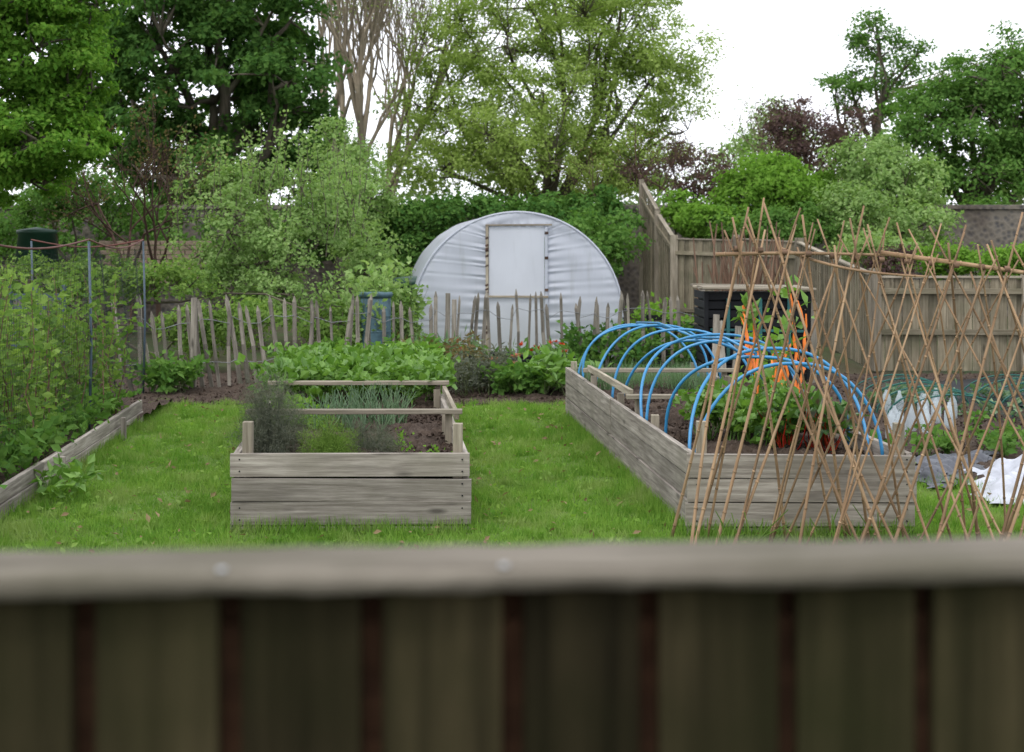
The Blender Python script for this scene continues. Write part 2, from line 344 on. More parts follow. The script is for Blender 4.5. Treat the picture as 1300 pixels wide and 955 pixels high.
# ------------------------------------------------------------------ raised beds
def bed(x0,y0,w,L,h,rows,seed):
    mb=MB(); th=.035; dx=-.0925
    fl=np.array([x0,y0]);fr=np.array([x0+w,y0]);bl=fl+np.array([dx*L,L]);brr=fr+np.array([dx*L,L])
    for (a,b) in rows:
        zc=(a+b)/2; hh=b-a-.007; j=lambda:rng.normal()*.005
        mb.beam((fl[0]-.012+j(),y0+j(),zc),(fr[0]+.012+j(),y0+j(),zc+j()),th,hh,0)
        mb.beam((bl[0],bl[1]+th,zc),(brr[0],brr[1]+th,zc),th,hh,0)
        for (p,q,sg) in ((fl,bl,1),(fr,brr,-1)):
            mid=p+(q-p)*(.5+.02*sg)
            for (s0,s1) in ((p+np.array([0,th*.5+.006]),mid+np.array([0,-.003])),(mid,q)):
                o=th/2*sg+j(); mb.beam((s0[0]+o,s0[1],zc),(s1[0]+o,s1[1],zc+j()),th,hh,0)
    for (p,sg,e) in ((fl,1,.17),(fr,-1,.16),(bl,1,.06),(brr,-1,.05)):
        yy=y0+.055 if p[1]<y0+1 else p[1]-.04
        xx=p[0]+sg*(th+.036)
        mb.beam((xx,yy,.02),(xx+.004,yy,h+e),.055,.055,1)
    for t in (.25,.5,.75):
        for (p,q,sg) in ((fl,bl,1),(fr,brr,-1)):
            c=p+(q-p)*t; mb.beam((c[0]+sg*(th+.03),c[1],.02),(c[0]+sg*(th+.03),c[1],h+.05),.05,.05,1)
    for (a,b) in rows:
        for xx in (fl[0]+.04,fr[0]-.04):
            for zz in (a+.035,b-.035):
                if b-a<.1: continue
                mb.tube([(xx,y0-th/2-.004,zz),(xx,y0-th/2+.004,zz)],.005,8,2,True)
    ob=mb.build('timber_boards',[M_bed,M_bedcap,M_black],.004)
    so=patch('soil_fill',[(x0+.04,y0+.03),(x0+w-.04,y0+.03),(brr[0]-.04,brr[1]),(bl[0]+.04,bl[1])],h-.11,.045,M_soil,50,150,4500,.03)
    return ob,so,(fl,fr,bl,brr)
rowsL=[(-.02,.035),(.035,.172),(.172,.309),(.309,.446)]
ob,so,cL=bed(-1.579,8.05,1.338,5.95,.446,rowsL,1)
mb=MB()
def rail(mb,Y,x0b,x1b,z,t=.03,w=.07,ov=.03):
    o=-.0925*(Y-8.0); mb.beam((x0b+o-ov,Y,z),(x1b+o+ov,Y+.02,z),w,t,0)
    for xx in (x0b+o+.06,x1b+o-.06): mb.beam((xx,Y+.07,.05),(xx,Y+.07,z+.01),.045,.045,0)
rail(mb,9.2,-1.579,-.241,.54); rail(mb,11.0,-1.579,-.241,.545); rail(mb,13.6,-1.579,-.241,.50)
mb.beam((-.36,9.3,.50),(-.53,11.05,.50),.03,.05,0)
rl=mb.build('cross_rails',[M_bedcap],.004)
group('raised_bed',[ob,so,rl])
rowsR=[(-.02,.05),(.05,.187),(.187,.324),(.324,.462)]
ob,so,cR=bed(.99,7.94,1.25,5.3,.462,rowsR,2)
mb=MB(); rail(mb,12.0,1.0,2.23,.55); rail(mb,9.9,1.0,2.23,.56)
mb.beam((1.02-.0925*2,9.95,.58),(1.02-.0925*4,12,.57),.03,.05,0)
rl=mb.build('cross_rails',[M_bedcap],.004)
group('raised_bed',[ob,so,rl])
mb=MB()
pts=[(-2.75,5.0),(-2.93,7.2),(-3.08,9.3),(-3.24,11.4),(-3.36,12.9)]
for i in range(4):
    for (a,b) in ((.0,.1),(.1,.2)):
        jj=rng.normal()*.006; mb.beam((pts[i][0]+jj,pts[i][1]+.003,(a+b)/2),(pts[i+1][0]+jj,pts[i+1][1]-.003,(a+b)/2+.005),.035,.095,0)
    mb.beam((pts[i][0]+.045,pts[i][1]+.3,0),(pts[i][0]+.045,pts[i][1]+.3,.19),.04,.04,0)
mb.build('timber_border',[M_bed],.004)

# ------------------------------------------------------------------ blue hoops
def hoops():
    mb=MB(); tops=[]
    for (Y,pk,lean,skew,dx) in ((8.2,.93,.10,.0,.05),(8.35,.98,.45,-.12,.03),(8.9,.93,-.12,.12,-.02),(9.6,.96,.15,.05,.0),(9.8,.97,.45,-.1,.03),(10.6,.92,-.25,.1,-.03),(11.0,.95,.15,.12,0),(12.0,.92,.2,-.06,.02),(12.6,.89,.08,-.05,0),(12.95,.87,.2,.06,0)):
        o=-.0925*(Y-7.94); xl=.99+o+.075; xr=2.24+o-.075; xc=(xl+xr)/2; hw=(xr-xl)/2
        t=np.linspace(0,np.pi,30)
        x=xc-hw*np.sign(np.cos(t))*abs(np.cos(t))**.85; z=.35+(pk-.35)*np.sin(t)**.8
        y=Y+lean*np.sin(t)+skew*np.cos(t)
        mb.tube(np.stack([x+dx*np.sin(t)+.03*np.sin(2*t)*rng.normal(),y,z],-1),.0105,8,0,True); tops.append((xc+dx,Y+lean,pk+.02))
    tops=sorted(tops,key=lambda q:q[1])[1::2]; mb.tube(np.array(tops),.009,8,0,True)
    return mb.build('blue_hoop_cloche',[M_blue])
hoops()

# ------------------------------------------------------------------ plants in the beds
def feathery(name,c,h,r,n,mat):
    # fennel: stems carrying soft rounded plumes of thread-like leaflets
    mb=MB(); P=[];A=[]
    for i in range(n):
        a=rng.random()*6.28; rho=rng.random()**.5; d=np.array([math.cos(a),math.sin(a),0])*r*rho; e=np.array(c)+d+np.array([0,0,h*rng.uniform(.35,.98)*(1-.35*rho**2)])
        cv=curve(np.array(c)+rng.normal(size=3)*[.04,.04,0],e,5,.08,.08); mb.tube(cv,np.linspace(.004,.0012,5),4,0)
        for k in range(4):
            pc=cv[-1]+rng.normal(size=3)*.028-np.array([0,0,.05*k]); u=unit(75); q=rng.uniform(.035,.065)*rng.random(75)**.5
            P.append(pc+u*q[:,None]*[1,1,.8]); A.append(u+[0,0,.3])
    mb.leaves(np.concatenate(P),.032,0,None,.03,axis=np.concatenate(A)*1.2,up=.1,rough=1)
    return mb.build(name,[mat])
feathery('bronze_fennel',(WX(347,8.5),8.5,.33),.56,.19,75,LM['fennel'])
feathery('green_fennel',(WX(414,8.4),8.4,.33),.26,.14,40,LM['gfennel'])
feathery('bronze_fennel',(WX(474,8.6),8.6,.33),.24,.14,32,LM['fennel'])
def lowleaf(name,corn,z,n,h,ls,mat,asp=.4,hv=.5,stem=True):
    mb=MB(); b=inquad(n,corn); B=np.concatenate([b,np.full((n,1),z)],1)
    stems(mb,B,h,.45,14,ls,.003,asp,.45,0,0,.05,.1); return mb.build(name,[mat])
lowleaf('strawberry_plants',[(-1.85,11.15),(-.56,11.15),(-.78,13.85),(-2.12,13.85)],.35,400,.25,.085,LM['straw'])
lowleaf('salad_plants',[(-1.7,9.6),(-1.3,9.6),(-1.5,10.8),(-1.8,10.8)],.32,30,.12,.06,LM['bright'])
lowleaf('seedling_plants',[(-1.2,8.4),(-.4,8.4),(-.6,9.4),(-1.3,9.4)],.34,10,.05,.03,LM['bright'])
mb=MB()
for i in range(46):
    b=inquad(1,[(-1.35,9.6),(-.75,9.6),(-.8,10.8),(-1.5,10.8)])[0]
    for k in range(6):
        e=np.array([b[0],b[1],.33])+np.array([rng.normal()*.07,rng.normal()*.07,rng.uniform(.12,.27)]); mb.tube(curve((b[0],b[1],.32),e,5,.12),np.linspace(.006,.002,5),5,0)
mb.build('onion_plants',[LM['onion']])
mb=MB(); B=inquad(20,[(1.3,8.6),(1.8,8.6),(1.7,9.5),(1.15,9.5)]); B=np.concatenate([B,np.full((len(B),1),.34)],1)
stems(mb,np.repeat(B,5,0),.33,.30,18,.065,.005,.42,.45,0,0,.05); mb.build('celery_plants',[LM['straw']])
mb=MB(); B=inquad(7,[(1.55,8.3),(2.0,8.3),(1.95,9.0),(1.5,9.0)]); B=np.concatenate([B,np.full((7,1),.34)],1)
stems(mb,np.repeat(B,7,0),.25,.3,4,.13,.005,.3,.7,1,0,.03); mb.build('beetroot_plants',[LM['beet'],M_red])
mb=MB(); B=inquad(60,[(.75,12.0),(1.7,12.0),(1.6,13.1),(.62,13.1)]); B=np.concatenate([B,np.full((60,1),.34)],1)
P=np.repeat(B,30,0)+rng.normal(size=(1800,3))*[.04,.04,0]; mb.blades(P,rng.uniform(.10,.26,1800),.008,0,.5); mb.build('chive_plants',[LM['onion']])
mb=MB(); B=inquad(7,[(1.78,10.2),(2.05,10.2),(2.0,11.2),(1.72,11.2)]); B=np.concatenate([B,np.full((len(B),1),.34)],1)
stems(mb,B,.64,.08,24,.065,.006,.4,.2,0,1,.06); mb.build('pea_plants',[M_cream,LM['bright']])
mb=MB()   # chard with orange stems
for (u,Y,v0,v1,du) in ((952,9.9,395,470,-6),(958,9.9,410,480,6),(948,9.9,385,450,-2),(990,9.0,460,555,4),(998,9.0,440,552,8),(985,9.1,480,555,-6),(1010,9.6,400,500,8),(1018,9.8,375,470,-8),(976,9.6,450,500,12),(1004,9.4,420,540,-5),(1000,9.1,500,548,4)):
    for k in range(2):
        p=np.array([WX(u,Y)+rng.normal()*.015,Y,max(.33,HZ(v1,Y))]);q=np.array([WX(u+du,Y)+rng.normal()*.03,Y+.1,HZ(v0,Y)+rng.normal()*.03]); cv=curve(p,q,9,.10); mb.tube(cv,np.linspace(.014,.006,9),6,0)
        P=cv[-1]+rng.normal(size=(4,3))*.03; mb.leaves(P,.11,1,None,.3,axis=np.tile([0,0,.6],(4,1)))
mb.build('rainbow_chard',[M_orange,LM['straw']])

# ------------------------------------------------------------------ bamboo cane frame
mb=MB()
Rl=np.array([WX(915,7.6),7.45,1.575]); Rr=np.array([WX(1460,7.0),7.0,1.42])
def cane(p,q,r=.0095):
    p=np.array(p,float);q=np.array(q,float); k=14; t=np.linspace(0,1,k)[:,None]; b=rng.normal(size=3)*.02
    P=p+(q-p)*t+b*np.sin(np.pi*t); L=np.linalg.norm(q-p)
    R=np.linspace(r,r*.62,k); mb.tube(P,R,7,0,True)
    for tt in np.arange(.06,1,.11):
        c=p+(q-p)*tt+b*math.sin(math.pi*tt); a=(q-p)/L; rr=r*(1-.38*tt)*1.22; mb.tube([c-a*.004,c+a*.004],rr,7,0,True)
n=17
for i in range(n):
    for sgn in (-1,1):
        for row in (-1,1):
            t=(i+.5+rng.normal()*.12)/n
            c=Rl*(1-t)+Rr*t + np.array([0,0,rng.normal()*.04]); lean=sgn*rng.uniform(.35,.85)
            if row==1: lean*= .8
            base=np.array([c[0]-lean*.9, c[1]+row*(.34+rng.random()*.08), 0.0])
            if base[0]<WX(838,7.7): base[0]=WX(838,7.7)+rng.random()*.3
            if base[1]>7.86 and base[0]<2.4: base[1]=7.86
            d=(c-base); ext=1.0+rng.uniform(.05,.19); cane(base,base+d*ext,rng.uniform(.0062,.0095))
cane(Rl+[-.05,0,.0],Rl*.6+Rr*.4+[0,0,.06],.011); cane(Rl*.62+Rr*.38+[0,0,.07],Rr+[0.1,0,-.04],.013); cane(Rl+[.3,.03,.03],Rr+[-1.1,.02,.05],.009)
# twine lashings where canes meet the ridge
for i in range(n):
    t=(i+.5)/n; c=Rl*(1-t)+Rr*t; mb.tube([c+[-.014,0,.035],c+[.014,0,.035]],.016,7,1)
mb.build('bamboo_cane_frame',[M_bamboo,M_stick])

# ------------------------------------------------------------------ chestnut paling fence
mb=MB()
path=np.array([(-4.15,15.2),(-3.2,15.9),(-1.7,16.9),(0,17.5),(1.4,17.8),(2.9,18.1)])
seg=np.linalg.norm(np.diff(path,axis=0),axis=1); cum=np.concatenate([[0],np.cumsum(seg)]); sdist=0
wires=[[],[]]
while sdist<cum[-1]:
    x=np.interp(sdist,cum,path[:,0]); y=np.interp(sdist,cum,path[:,1]); ln=rng.normal()*.06+( -.12 if x<-2.6 else .0)
    h=rng.uniform(.84,1.06); w=rng.uniform(.03,.052)
    b=np.array([x,y,0]); q=b+np.array([ln*h,rng.normal()*.03,h]); m=b+(q-b)*.93; mm=b+(q-b)*.5+[rng.normal()*.012,0,0]
    mb.beam(b,mm,w,.022,0,ref=(0,1,0)); mb.beam(mm,m,w*.96,.022,0,ref=(0,1,0)); mb.beam(m,q,w*.96,.02,0,ref=(0,1,0),taper=.2)
    wires[0].append(b+(q-b)*.3+[0,-.014,0]); wires[1].append(b+(q-b)*.78+[0,-.014,0])
    sdist+=rng.uniform(.08,.15)
for wv in wires: mb.tube(np.array(wv),.004,4,1)
for (u,Y,v0) in ((247,15.6,378),(568,17.2,372),(576,17.0,380),(890,18.0,360)):
    mb.beam((WX(u,Y),Y-.06,0),(WX(u,Y)+.01,Y-.06,HZ(v0,Y)),.055,.055,0)
mb.build('chestnut_paling_fence',[M_pale,M_metal])

# ------------------------------------------------------------------ polytunnel
def polytunnel():
    Y0=20.0; cx=.08; R=1.475; cz=.565; a0=-math.asin(cz/R); obs=[]
    na=90; al=np.linspace(a0,np.pi-a0,na)
    mb=MB(); ny=41; ys=np.linspace(0,5,ny)
    rr=R-.018*np.abs(np.sin(ys*np.pi/1.25))[:,None]+.004*np.sin(al*23)[None]
    V=np.stack([cx-rr*np.cos(al)[None]*1.0-ys[:,None]*.0925,Y0+np.repeat(ys[:,None],na,1),np.maximum(cz+rr*np.sin(al)[None],-.02)],-1)
    i=np.arange(ny-1)[:,None]*na; j=np.arange(na-1)[None]
    mb.add(V,np.stack([i+j,i+j+1,i+na+j+1,i+na+j],-1).reshape(-1,4),0,True); obs.append(mb.build('tunnel_cover',[M_poly]))
    dl,dr,dt=-.33,.46,1.83
    mb=MB(); nt=18; na=481; al2=np.linspace(a0,np.pi-a0,na)
    outer=np.stack([cx-R*np.cos(al2),cz+R*np.sin(al2)],-1)
    inner=np.empty_like(outer)
    for k,(ox,oz) in enumerate(outer):
        if ox<dl: inner[k]=(dl,np.clip((oz-.0)/(2.04)*1.0*dt*1.05,0,dt))
        elif ox>dr: inner[k]=(dr,np.clip((oz-.0)/(2.04)*1.0*dt*1.05,0,dt))
        else: inner[k]=(ox,dt)
    t=np.linspace(0,1,nt)
    XZ=outer[None]*(1-t)[:,None,None]+inner[None]*t[:,None,None]
    rs=np.interp(al2,np.linspace(al2[0],al2[-1],60),rng.random(60)); ph=al2*70+5*rs
    amp=(.0018+.014*np.exp(-((1-t)/.25)**2)+.005*np.exp(-(t/.12)**2))[:,None]*(.3+rs)[None]
    tt=t[:,None]
    yy=Y0-.012+amp*np.sin(ph)[None]+.018*np.sin(al2*3.2+1)[None]*np.sin(np.pi*tt)+.008*np.sin(al2*11+tt*5)*np.sin(np.pi*tt); yy[0]=Y0
    V=np.stack([XZ[...,0],yy,XZ[...,1]],-1)
    i=np.arange(nt-1)[:,None]*na; j=np.arange(na-1)[None]
    mb.add(V,np.stack([i+j,i+j+1,i+na+j+1,i+na+j],-1).reshape(-1,4),0,True); obs.append(mb.build('end_sheet',[M_poly]))
    mb=MB(); mb.tube(np.stack([cx-(R+.004)*np.cos(al),np.full(len(al),Y0-.01),cz+(R+.004)*np.sin(al)],-1),.016,8,0)
    for yk in (1.25,2.5,3.75,4.95): mb.tube(np.stack([cx-(R-.03)*np.cos(al)-yk*.0925,np.full(len(al),Y0+yk),cz+(R-.03)*np.sin(al)],-1),.014,6,1)
    obs.append(mb.build('hoops',[M_poly,M_metal]))
    mb=MB()
    mb.beam((dl-.02,Y0-.04,0),(dl-.02,Y0-.04,dt+.04),.04,.04,0,ref=(0,1,0)); mb.beam((dr+.02,Y0-.04,0),(dr+.02,Y0-.04,dt),.04,.04,1,ref=(0,1,0))
    for k in range(26): z=rng.uniform(.3,1.7); mb.beam((dl-.045,Y0-.062,z),(dl+.0,Y0-.064,z+.02),.006,rng.uniform(.01,.03),2)
    mb.beam((dl-.045,Y0-.045,dt+.03),(dr+.1,Y0-.045,dt+.035),.04,.025,0)
    mb.beam((dl,Y0-.06,.86),(dr+.05,Y0-.06,.855),.03,.03,0); mb.beam((dl+.002,Y0-.05,.06),(dr,Y0-.05,.06),.03,.06,1)
    for z in (.95,1.4,1.75): mb.beam((dr+.0,Y0-.066,z),(dr+.05,Y0-.066,z),.006,.04,2)
    obs.append(mb.build('door_frame',[M_bedcap,M_poly,M_twig],.003))
    mb=MB()
    nx,nz=24,50; u,v=np.meshgrid(np.linspace(dl+.005,dr-.005,nx),np.linspace(0,dt,nz))
    yy=Y0-.035+.006*np.sin(u*9+v*2)*np.sin(v*5)
    i=np.arange(nz-1)[:,None]*nx; j=np.arange(nx-1)[None]
    mb.add(np.stack([u,yy,v],-1),np.stack([i+j,i+j+1,i+nx+j+1,i+nx+j],-1).reshape(-1,4),0,True); obs.append(mb.build('door_panel',[M_door]))
    mb=MB(); mb.beam((-1.0,21.5,.6),(-1.0,24,.6),.5,.04,0); mb.beam((1.0,21.5,.6),(.9,24,.6),.5,.04,0)
    P=np.array([[1.0,22.5,.8]])+rng.normal(size=(500,3))*[.2,.7,.15]; mb.leaves(P,.1,1); P=np.array([[-1.0,22.5,.8]])+rng.normal(size=(500,3))*[.2,.7,.12]; mb.leaves(P,.1,1)
    obs.append(mb.build('staging',[M_bedcap,LM['mid']]))
    group('polytunnel',obs)
polytunnel()

# ------------------------------------------------------------------ walls
mb=MB(); mb.beam((-22,31.2,1.15),(24,31.2,1.15),.35,2.34,0); mb.beam((-22,31.2,2.37),(24,31.2,2.37),.45,.1,0)
mb.build('flint_wall',[M_wall],.01)
mb=MB()
for r_ in range(9):
    x=WX(128,25.5)+(.11 if r_%2 else 0)
    while x<WX(262,25.5): mb.beam((x,25.5,.92+r_*.085),(x+.205,25.5,.92+r_*.085),.2,.073,0); x+=.22
mb.beam((WX(126,25.5),25.5,.44),(WX(264,25.5),25.5,.44),.18,.85,1)
mb.build('brick_wall',[M_brick,M_wall],.004)

# ------------------------------------------------------------------ panel fence right
def panelfence():
    mb=MB()
    def sec(p,q,z0,z1,rails=(.25,.75),n=None):
        p=np.array(p,float);q=np.array(q,float); L=np.linalg.norm(q-p); n=max(3,int(L/.105)); d=(q-p)/L; nn=np.array([d[1],-d[0]]) 
        if nn[1]>0 or (abs(nn[1])<.5 and nn[0]>0): nn=-nn
        wd=L/n
        for i in range(n):
            t=(i+.5)/n; c=p+(q-p)*t; h=z0+(z1-z0)*t+rng.normal()*.008; o=nn*(.014*(i%2)+rng.normal()*.001)
            mb.beam((c[0]+o[0],c[1]+o[1],0),(c[0]+o[0],c[1]+o[1],h),wd*(1.02 if i%2 else .98)-.006,.014,0,ref=(nn[0],nn[1],0))
        for r in rails:
            o=nn*.045; mb.beam((p[0]+o[0],p[1]+o[1],z0*r),(q[0]+o[0],q[1]+o[1],z1*r),.04,.07,0)
        mb.beam((p[0],p[1],z0+.015),(q[0],q[1],z1+.015),.085,.028,1)
        for c,z in ((p,z0),(q,z1)): mb.beam((c[0]+nn[0]*.03,c[1]+nn[1]*.03,0),(c[0]+nn[0]*.03,c[1]+nn[1]*.03,z+.09),.1,.1,1)
    sec((WX(816,30.2),30.2),(WX(836,28.8),28.8),2.85,2.2,(.9,)); sec((WX(836,28.7),28.7),(WX(856,27),27),2.15,1.66,(.9,)); sec((WX(858,27),27),(WX(935,26),26),1.66,1.63,(.2,.85)); sec((WX(936,26),26),(WX(1014,25),25),1.66,1.60,(.2,.85))
    sec((WX(1014,24.9),24.9),(WX(1060,21.4),21.4),1.60,1.36); sec((WX(1060,21.3),21.3),(WX(1106,18.1),18.1),1.36,1.2)
    x=WX(1112,18); sec((x,18),(x+1.85,17.9),1.17,1.17,(.42,.86)); sec((x+1.87,17.9),(x+3.7,17.8),1.17,1.17,(.42,.86)); sec((x+3.72,17.8),(x+5.6,17.7),1.17,1.17,(.42,.86))
    return mb.build('wooden_panel_fence',[M_panel,M_bedcap],.003)
panelfence()

mb=MB()
for i in range(60):
    u=rng.uniform(893,1000); Y=rng.uniform(20.5,21.5); mb.tube(curve((WX(u,Y),Y,0),(WX(u+rng.normal()*14,Y),Y+.2,HZ(rng.uniform(278,345),Y)),6,.05),np.linspace(.022,.010,6),5,0)
mb.build('stick_bundle',[M_stick])
mb=MB(); Y=16.4
x0,x1=WX(896,Y),WX(1026,Y)
mb.beam((x0+.03,Y+.5,.53),(x1-.03,Y+.5,.53),.86,1.0,1)
for i,z in enumerate(np.arange(.06,1.02,.105)): mb.beam((x0,Y,z),(x1,Y,z),.025,.088,1)
for xx in (x0,x1):
    for z in np.arange(.06,1.02,.105): mb.beam((xx,Y+.03,z),(xx,Y+.95,z),.025,.085,1)
    mb.beam((xx,Y-.03,0),(xx,Y-.03,1.06),.05,.05,1)
for i in range(6): mb.beam((x0-.05+rng.normal()*.02,Y-.08+i*.2,1.10+rng.normal()*.006),(x1+.06+rng.normal()*.02,Y-.08+i*.2,1.09),.17,.025,0)
for (a,b) in ((.25,.9),(.62,.75),(.95,.9)):
    mb.beam((x0+a,Y-.05,.3),(x0+a,Y-.05,.98),.04,.03,2)
mb.beam((x0+.05,Y-.03,.62),(x1-.05,Y-.03,.60),.02,.03,2)
mb.build('compost_bin',[M_bedcap,M_black,M_teal],.004)
mb=MB()
for (u,v0,v1,du) in ((905,400,455,6),(918,408,458,-3),(1030,385,450,6),(930,415,460,9)): mb.beam((WX(u,16.2),16.1,0),(WX(u+du,16.2),16.3,HZ(v0,16.2)),.07,.025,0,ref=(0,1,0))
mb.build('leaning_planks',[M_pale],.003)
mb=MB()
for (u,Y,w_,h_) in ((812,19,.5,.55),(838,19.2,.35,.62),(862,18.8,.42,.5),(822,18.7,.4,.3)):
    x=WX(u,Y)
    for z in np.arange(.05,h_,.11):
        mb.beam((x-w_/2,Y,z),(x+w_/2,Y,z),.015,.08,0); mb.beam((x-w_/2,Y+.3,z),(x+w_/2,Y+.3,z),.015,.08,0); mb.beam((x-w_/2,Y,z),(x-w_/2,Y+.3,z),.015,.08,0); mb.beam((x+w_/2,Y,z),(x+w_/2,Y+.3,z),.015,.08,0)
    P=np.array([[x,Y+.15,h_+.05]])+rng.normal(size=(90,3))*[w_*.28,.1,.07]; mb.leaves(P,.09,1,None,.3)
mb.build('plant_crates',[M_black,LM['bright']])

# ------------------------------------------------------------------ right plot items
mb=MB()
for i in range(16):
    u=rng.uniform(1118,1215); Y=rng.uniform(11.6,13.4)
    mb.lathe([(0,0),(.04,0),(.042,.02),(.042,.13),(.036,.165),(.018,.205),(.014,.215),(.014,.24),(0,.24)] if rng.random()<.6 else [(.045,0),(.045,.15),(.03,.19),(.014,.215),(.014,.23)],(WX(u,Y),Y,.02),14,0)
mb.build('plastic_bottle_cloches',[M_bottle])
def cloth(name,corn,mat,hgt,f):
    nx,ny=90,70; u,v=np.meshgrid(np.linspace(0,1,nx),np.linspace(0,1,ny)); c=np.array(corn,float)
    XY=(c[0]*(1-u)[...,None]+c[1]*u[...,None])*(1-v)[...,None]+(c[3]*(1-u)[...,None]+c[2]*u[...,None])*v[...,None]
    XY=XY+.04*np.stack([np.sin(v*17+3*u)+.5*np.sin(v*41),np.sin(u*15)+.5*np.sin(u*37)],-1)
    x,y=XY[...,0],XY[...,1]
    e=np.minimum(np.minimum(u,1-u),np.minimum(v,1-v)); z=.025+hgt*np.minimum(1,e*6)*(.45+.3*np.sin(x*f+2*np.sin(y*f*.6))+.25*np.sin(y*f*1.4+x*3)+.2*np.sin(x*f*2.7-y*f*1.9)+.15*np.abs(np.sin(x*f*3.3+y*f*2.9+2*np.sin(x*7))))
    mb=MB(); i=np.arange(ny-1)[:,None]*nx; j=np.arange(nx-1)[None]
    mb.add(np.stack([x,y,z],-1),np.stack([i+j,i+j+1,i+nx+j+1,i+nx+j],-1).reshape(-1,4),0,True); return mb.build(name,[mat])
cloth('white_fleece_sheet',[(WX(1262,8.6),8.75),(4.2,8.5),(4.4,10.1),(WX(1215,10.1),10.0)],M_fleece,.14,9)
cloth('weed_membrane',[(WX(1165,9.5),9.3),(WX(1240,9.5),9.55),(WX(1280,10.7),10.9),(WX(1160,10.5),10.5)],M_memb,.07,11)
cloth('weed_membrane',[(WX(1150,15.0),14.0),(6.6,14.0),(6.6,16.8),(WX(1150,17.0),16.6)],M_black,.05,4)
mb=MB()
for k,Y in enumerate(np.linspace(12.7,14.6,6)):
    for (c,w) in ((3.95,.5),(5.1,.5)):
        t=np.linspace(0,np.pi,14); mb.tube(np.stack([c-w*np.cos(t),np.full(14,Y),.02+.25*np.sin(t)],-1),.008,6,0)
for (c,w) in ((3.95,.5),(5.1,.5)):
    for t in np.linspace(0,np.pi,16): mb.tube([(c-w*math.cos(t),12.7,.02+.25*math.sin(t)),(c-w*math.cos(t),14.6,.02+.25*math.sin(t))],.0018,3,0)
    for Y in np.arange(12.7,14.6,.12):
        t=np.linspace(0,np.pi,9); mb.tube(np.stack([c-w*np.cos(t),np.full(9,Y),.02+.25*np.sin(t)],-1),.0018,3,0)
mb.build('netted_cloche_tunnel',[M_netg])
mb=MB(); B=inquad(26,[(2.6,10.6),(4.9,10.6),(5,12.4),(2.5,12.4)]); B=np.concatenate([B,np.full((26,1),.02)],1); stems(mb,np.repeat(B,4,0),.12,.5,8,.07,.003,.35,.4,0,0,.05); mb.build('potato_plants',[LM['mid']])
mb=MB(); B=inquad(30,[(3.4,12.8),(5.8,12.8),(6,14.6),(3.4,14.6)]); B=np.concatenate([B,np.full((30,1),.02)],1); stems(mb,np.repeat(B,4,0),.13,.5,8,.08,.003,.35,.4,0,0,.05); mb.build('cabbage_plants',[LM['onion']])
mb=MB() 
for c in ((WX(905,6.9),6.9),(WX(940,7.0),7.0),(WX(1050,7.0),7.0),(WX(1115,7.2),7.2)):
    for k in range(14):
        b=np.array([c[0]+rng.normal()*.05,c[1]+rng.normal()*.04,0]); mb.tube(curve(b,b+[rng.normal()*.1,rng.normal()*.06,rng.uniform(.15,.32)],5,.1),np.linspace(.006,.002,5),4,0)
mb.build('leek_plants',[LM['gfennel']])

# ------------------------------------------------------------------ middle border plants, pots
def border(name,u0,u1,Y0,Y1,n,h,ls,mat,asp=.35,nl=20,lean=.35,t0=.2,k=3,out=.06):
    mb=MB(); Y=rng.uniform(Y0,Y1,n); u=rng.uniform(u0,u1,n); B=np.stack([(u-650)*Y/F,Y,np.full(n,.01)],-1)
    B=np.repeat(B,k,0)+rng.normal(size=(n*k,3))*[.05,.05,0]; B[:,2]=.01
    stems(mb,B,h,lean,nl,ls,.005,asp,t0,0,1,out); return mb.build(name,[M_cream,mat])
border('lavender_plants',585,640,15,16.0,13,.38,.07,LM['fennel'],.12,46,.3,.2,5)
border('peony_plants',668,722,14.8,15.6,8,.36,.13,LM['straw'],.25,18,.45,.3,4)
border('geranium_plants',640,700,14.9,15.6,14,.24,.09,LM['mid'],.4,20,.5,.3,4)
border('herbaceous_plants',190,240,15.0,15.6,8,.3,.1,LM['mid'],.3,24,.5,.3,4)
border('bramble_shoots',400,560,15.1,16.6,22,.45,.09,LM['mid'],.3,30,.25,.1,3)
border('wallflower_plants',505,600,15.6,16.8,18,.45,.09,LM['rust'],.2,22,.2,.2,3)
border('currant_plants',725,900,17.2,18.4,26,.5,.09,LM['ivy'],.35,28,.3,.1,3)
border('climbing_weeds',440,530,18.5,20,24,1.15,.1,LM['apple'],.32,50,.2,.1,3)
border('tulip_leaves',600,725,16.3,17.2,26,.33,.14,LM['mid'],.14,10,.3,.1,3)
border('iris_leaves',510,600,16.2,17.0,18,.42,.16,LM['onion'],.1,10,.2,.1,3)
mb=MB(); Y=rng.uniform(16,17,16); u=np.where(rng.random(16)<.6,rng.uniform(660,720,16),rng.uniform(520,600,16)); P=np.stack([(u-650)*Y/F,Y,rng.uniform(.3,.5,16)],-1)
for p in P: mb.leaves(np.repeat(p[None],5,0),.055,0,None,.35,axis=np.tile([0,0,1.],(5,1)))
for p in P: mb.tube([[p[0],p[1],0],p],.004,4,1)
mb.build('red_tulips',[M_red,M_cream])
mb=MB()
for (u,Y) in ((606,16.0),(618,15.9),(631,16.0),(645,15.9),(660,16.1),(676,16.2),(690,16.3),(704,16.2),(716,16.3),(638,16.4),(652,16.4)):
    s_=rng.uniform(.9,1.3); mb.lathe([(0,.0),(.07*s_,0),(.1*s_,.2*s_),(.11*s_,.2*s_),(.11*s_,.23*s_),(.095*s_,.23*s_),(.09*s_,.18*s_),(0,.18*s_)],(WX(u,Y),Y,.06),14,0 if rng.random()<.35 else 1)
mb.build('plant_pots',[M_terr,M_black])
mb=MB(); Y=18.6; x=WX(477,Y)
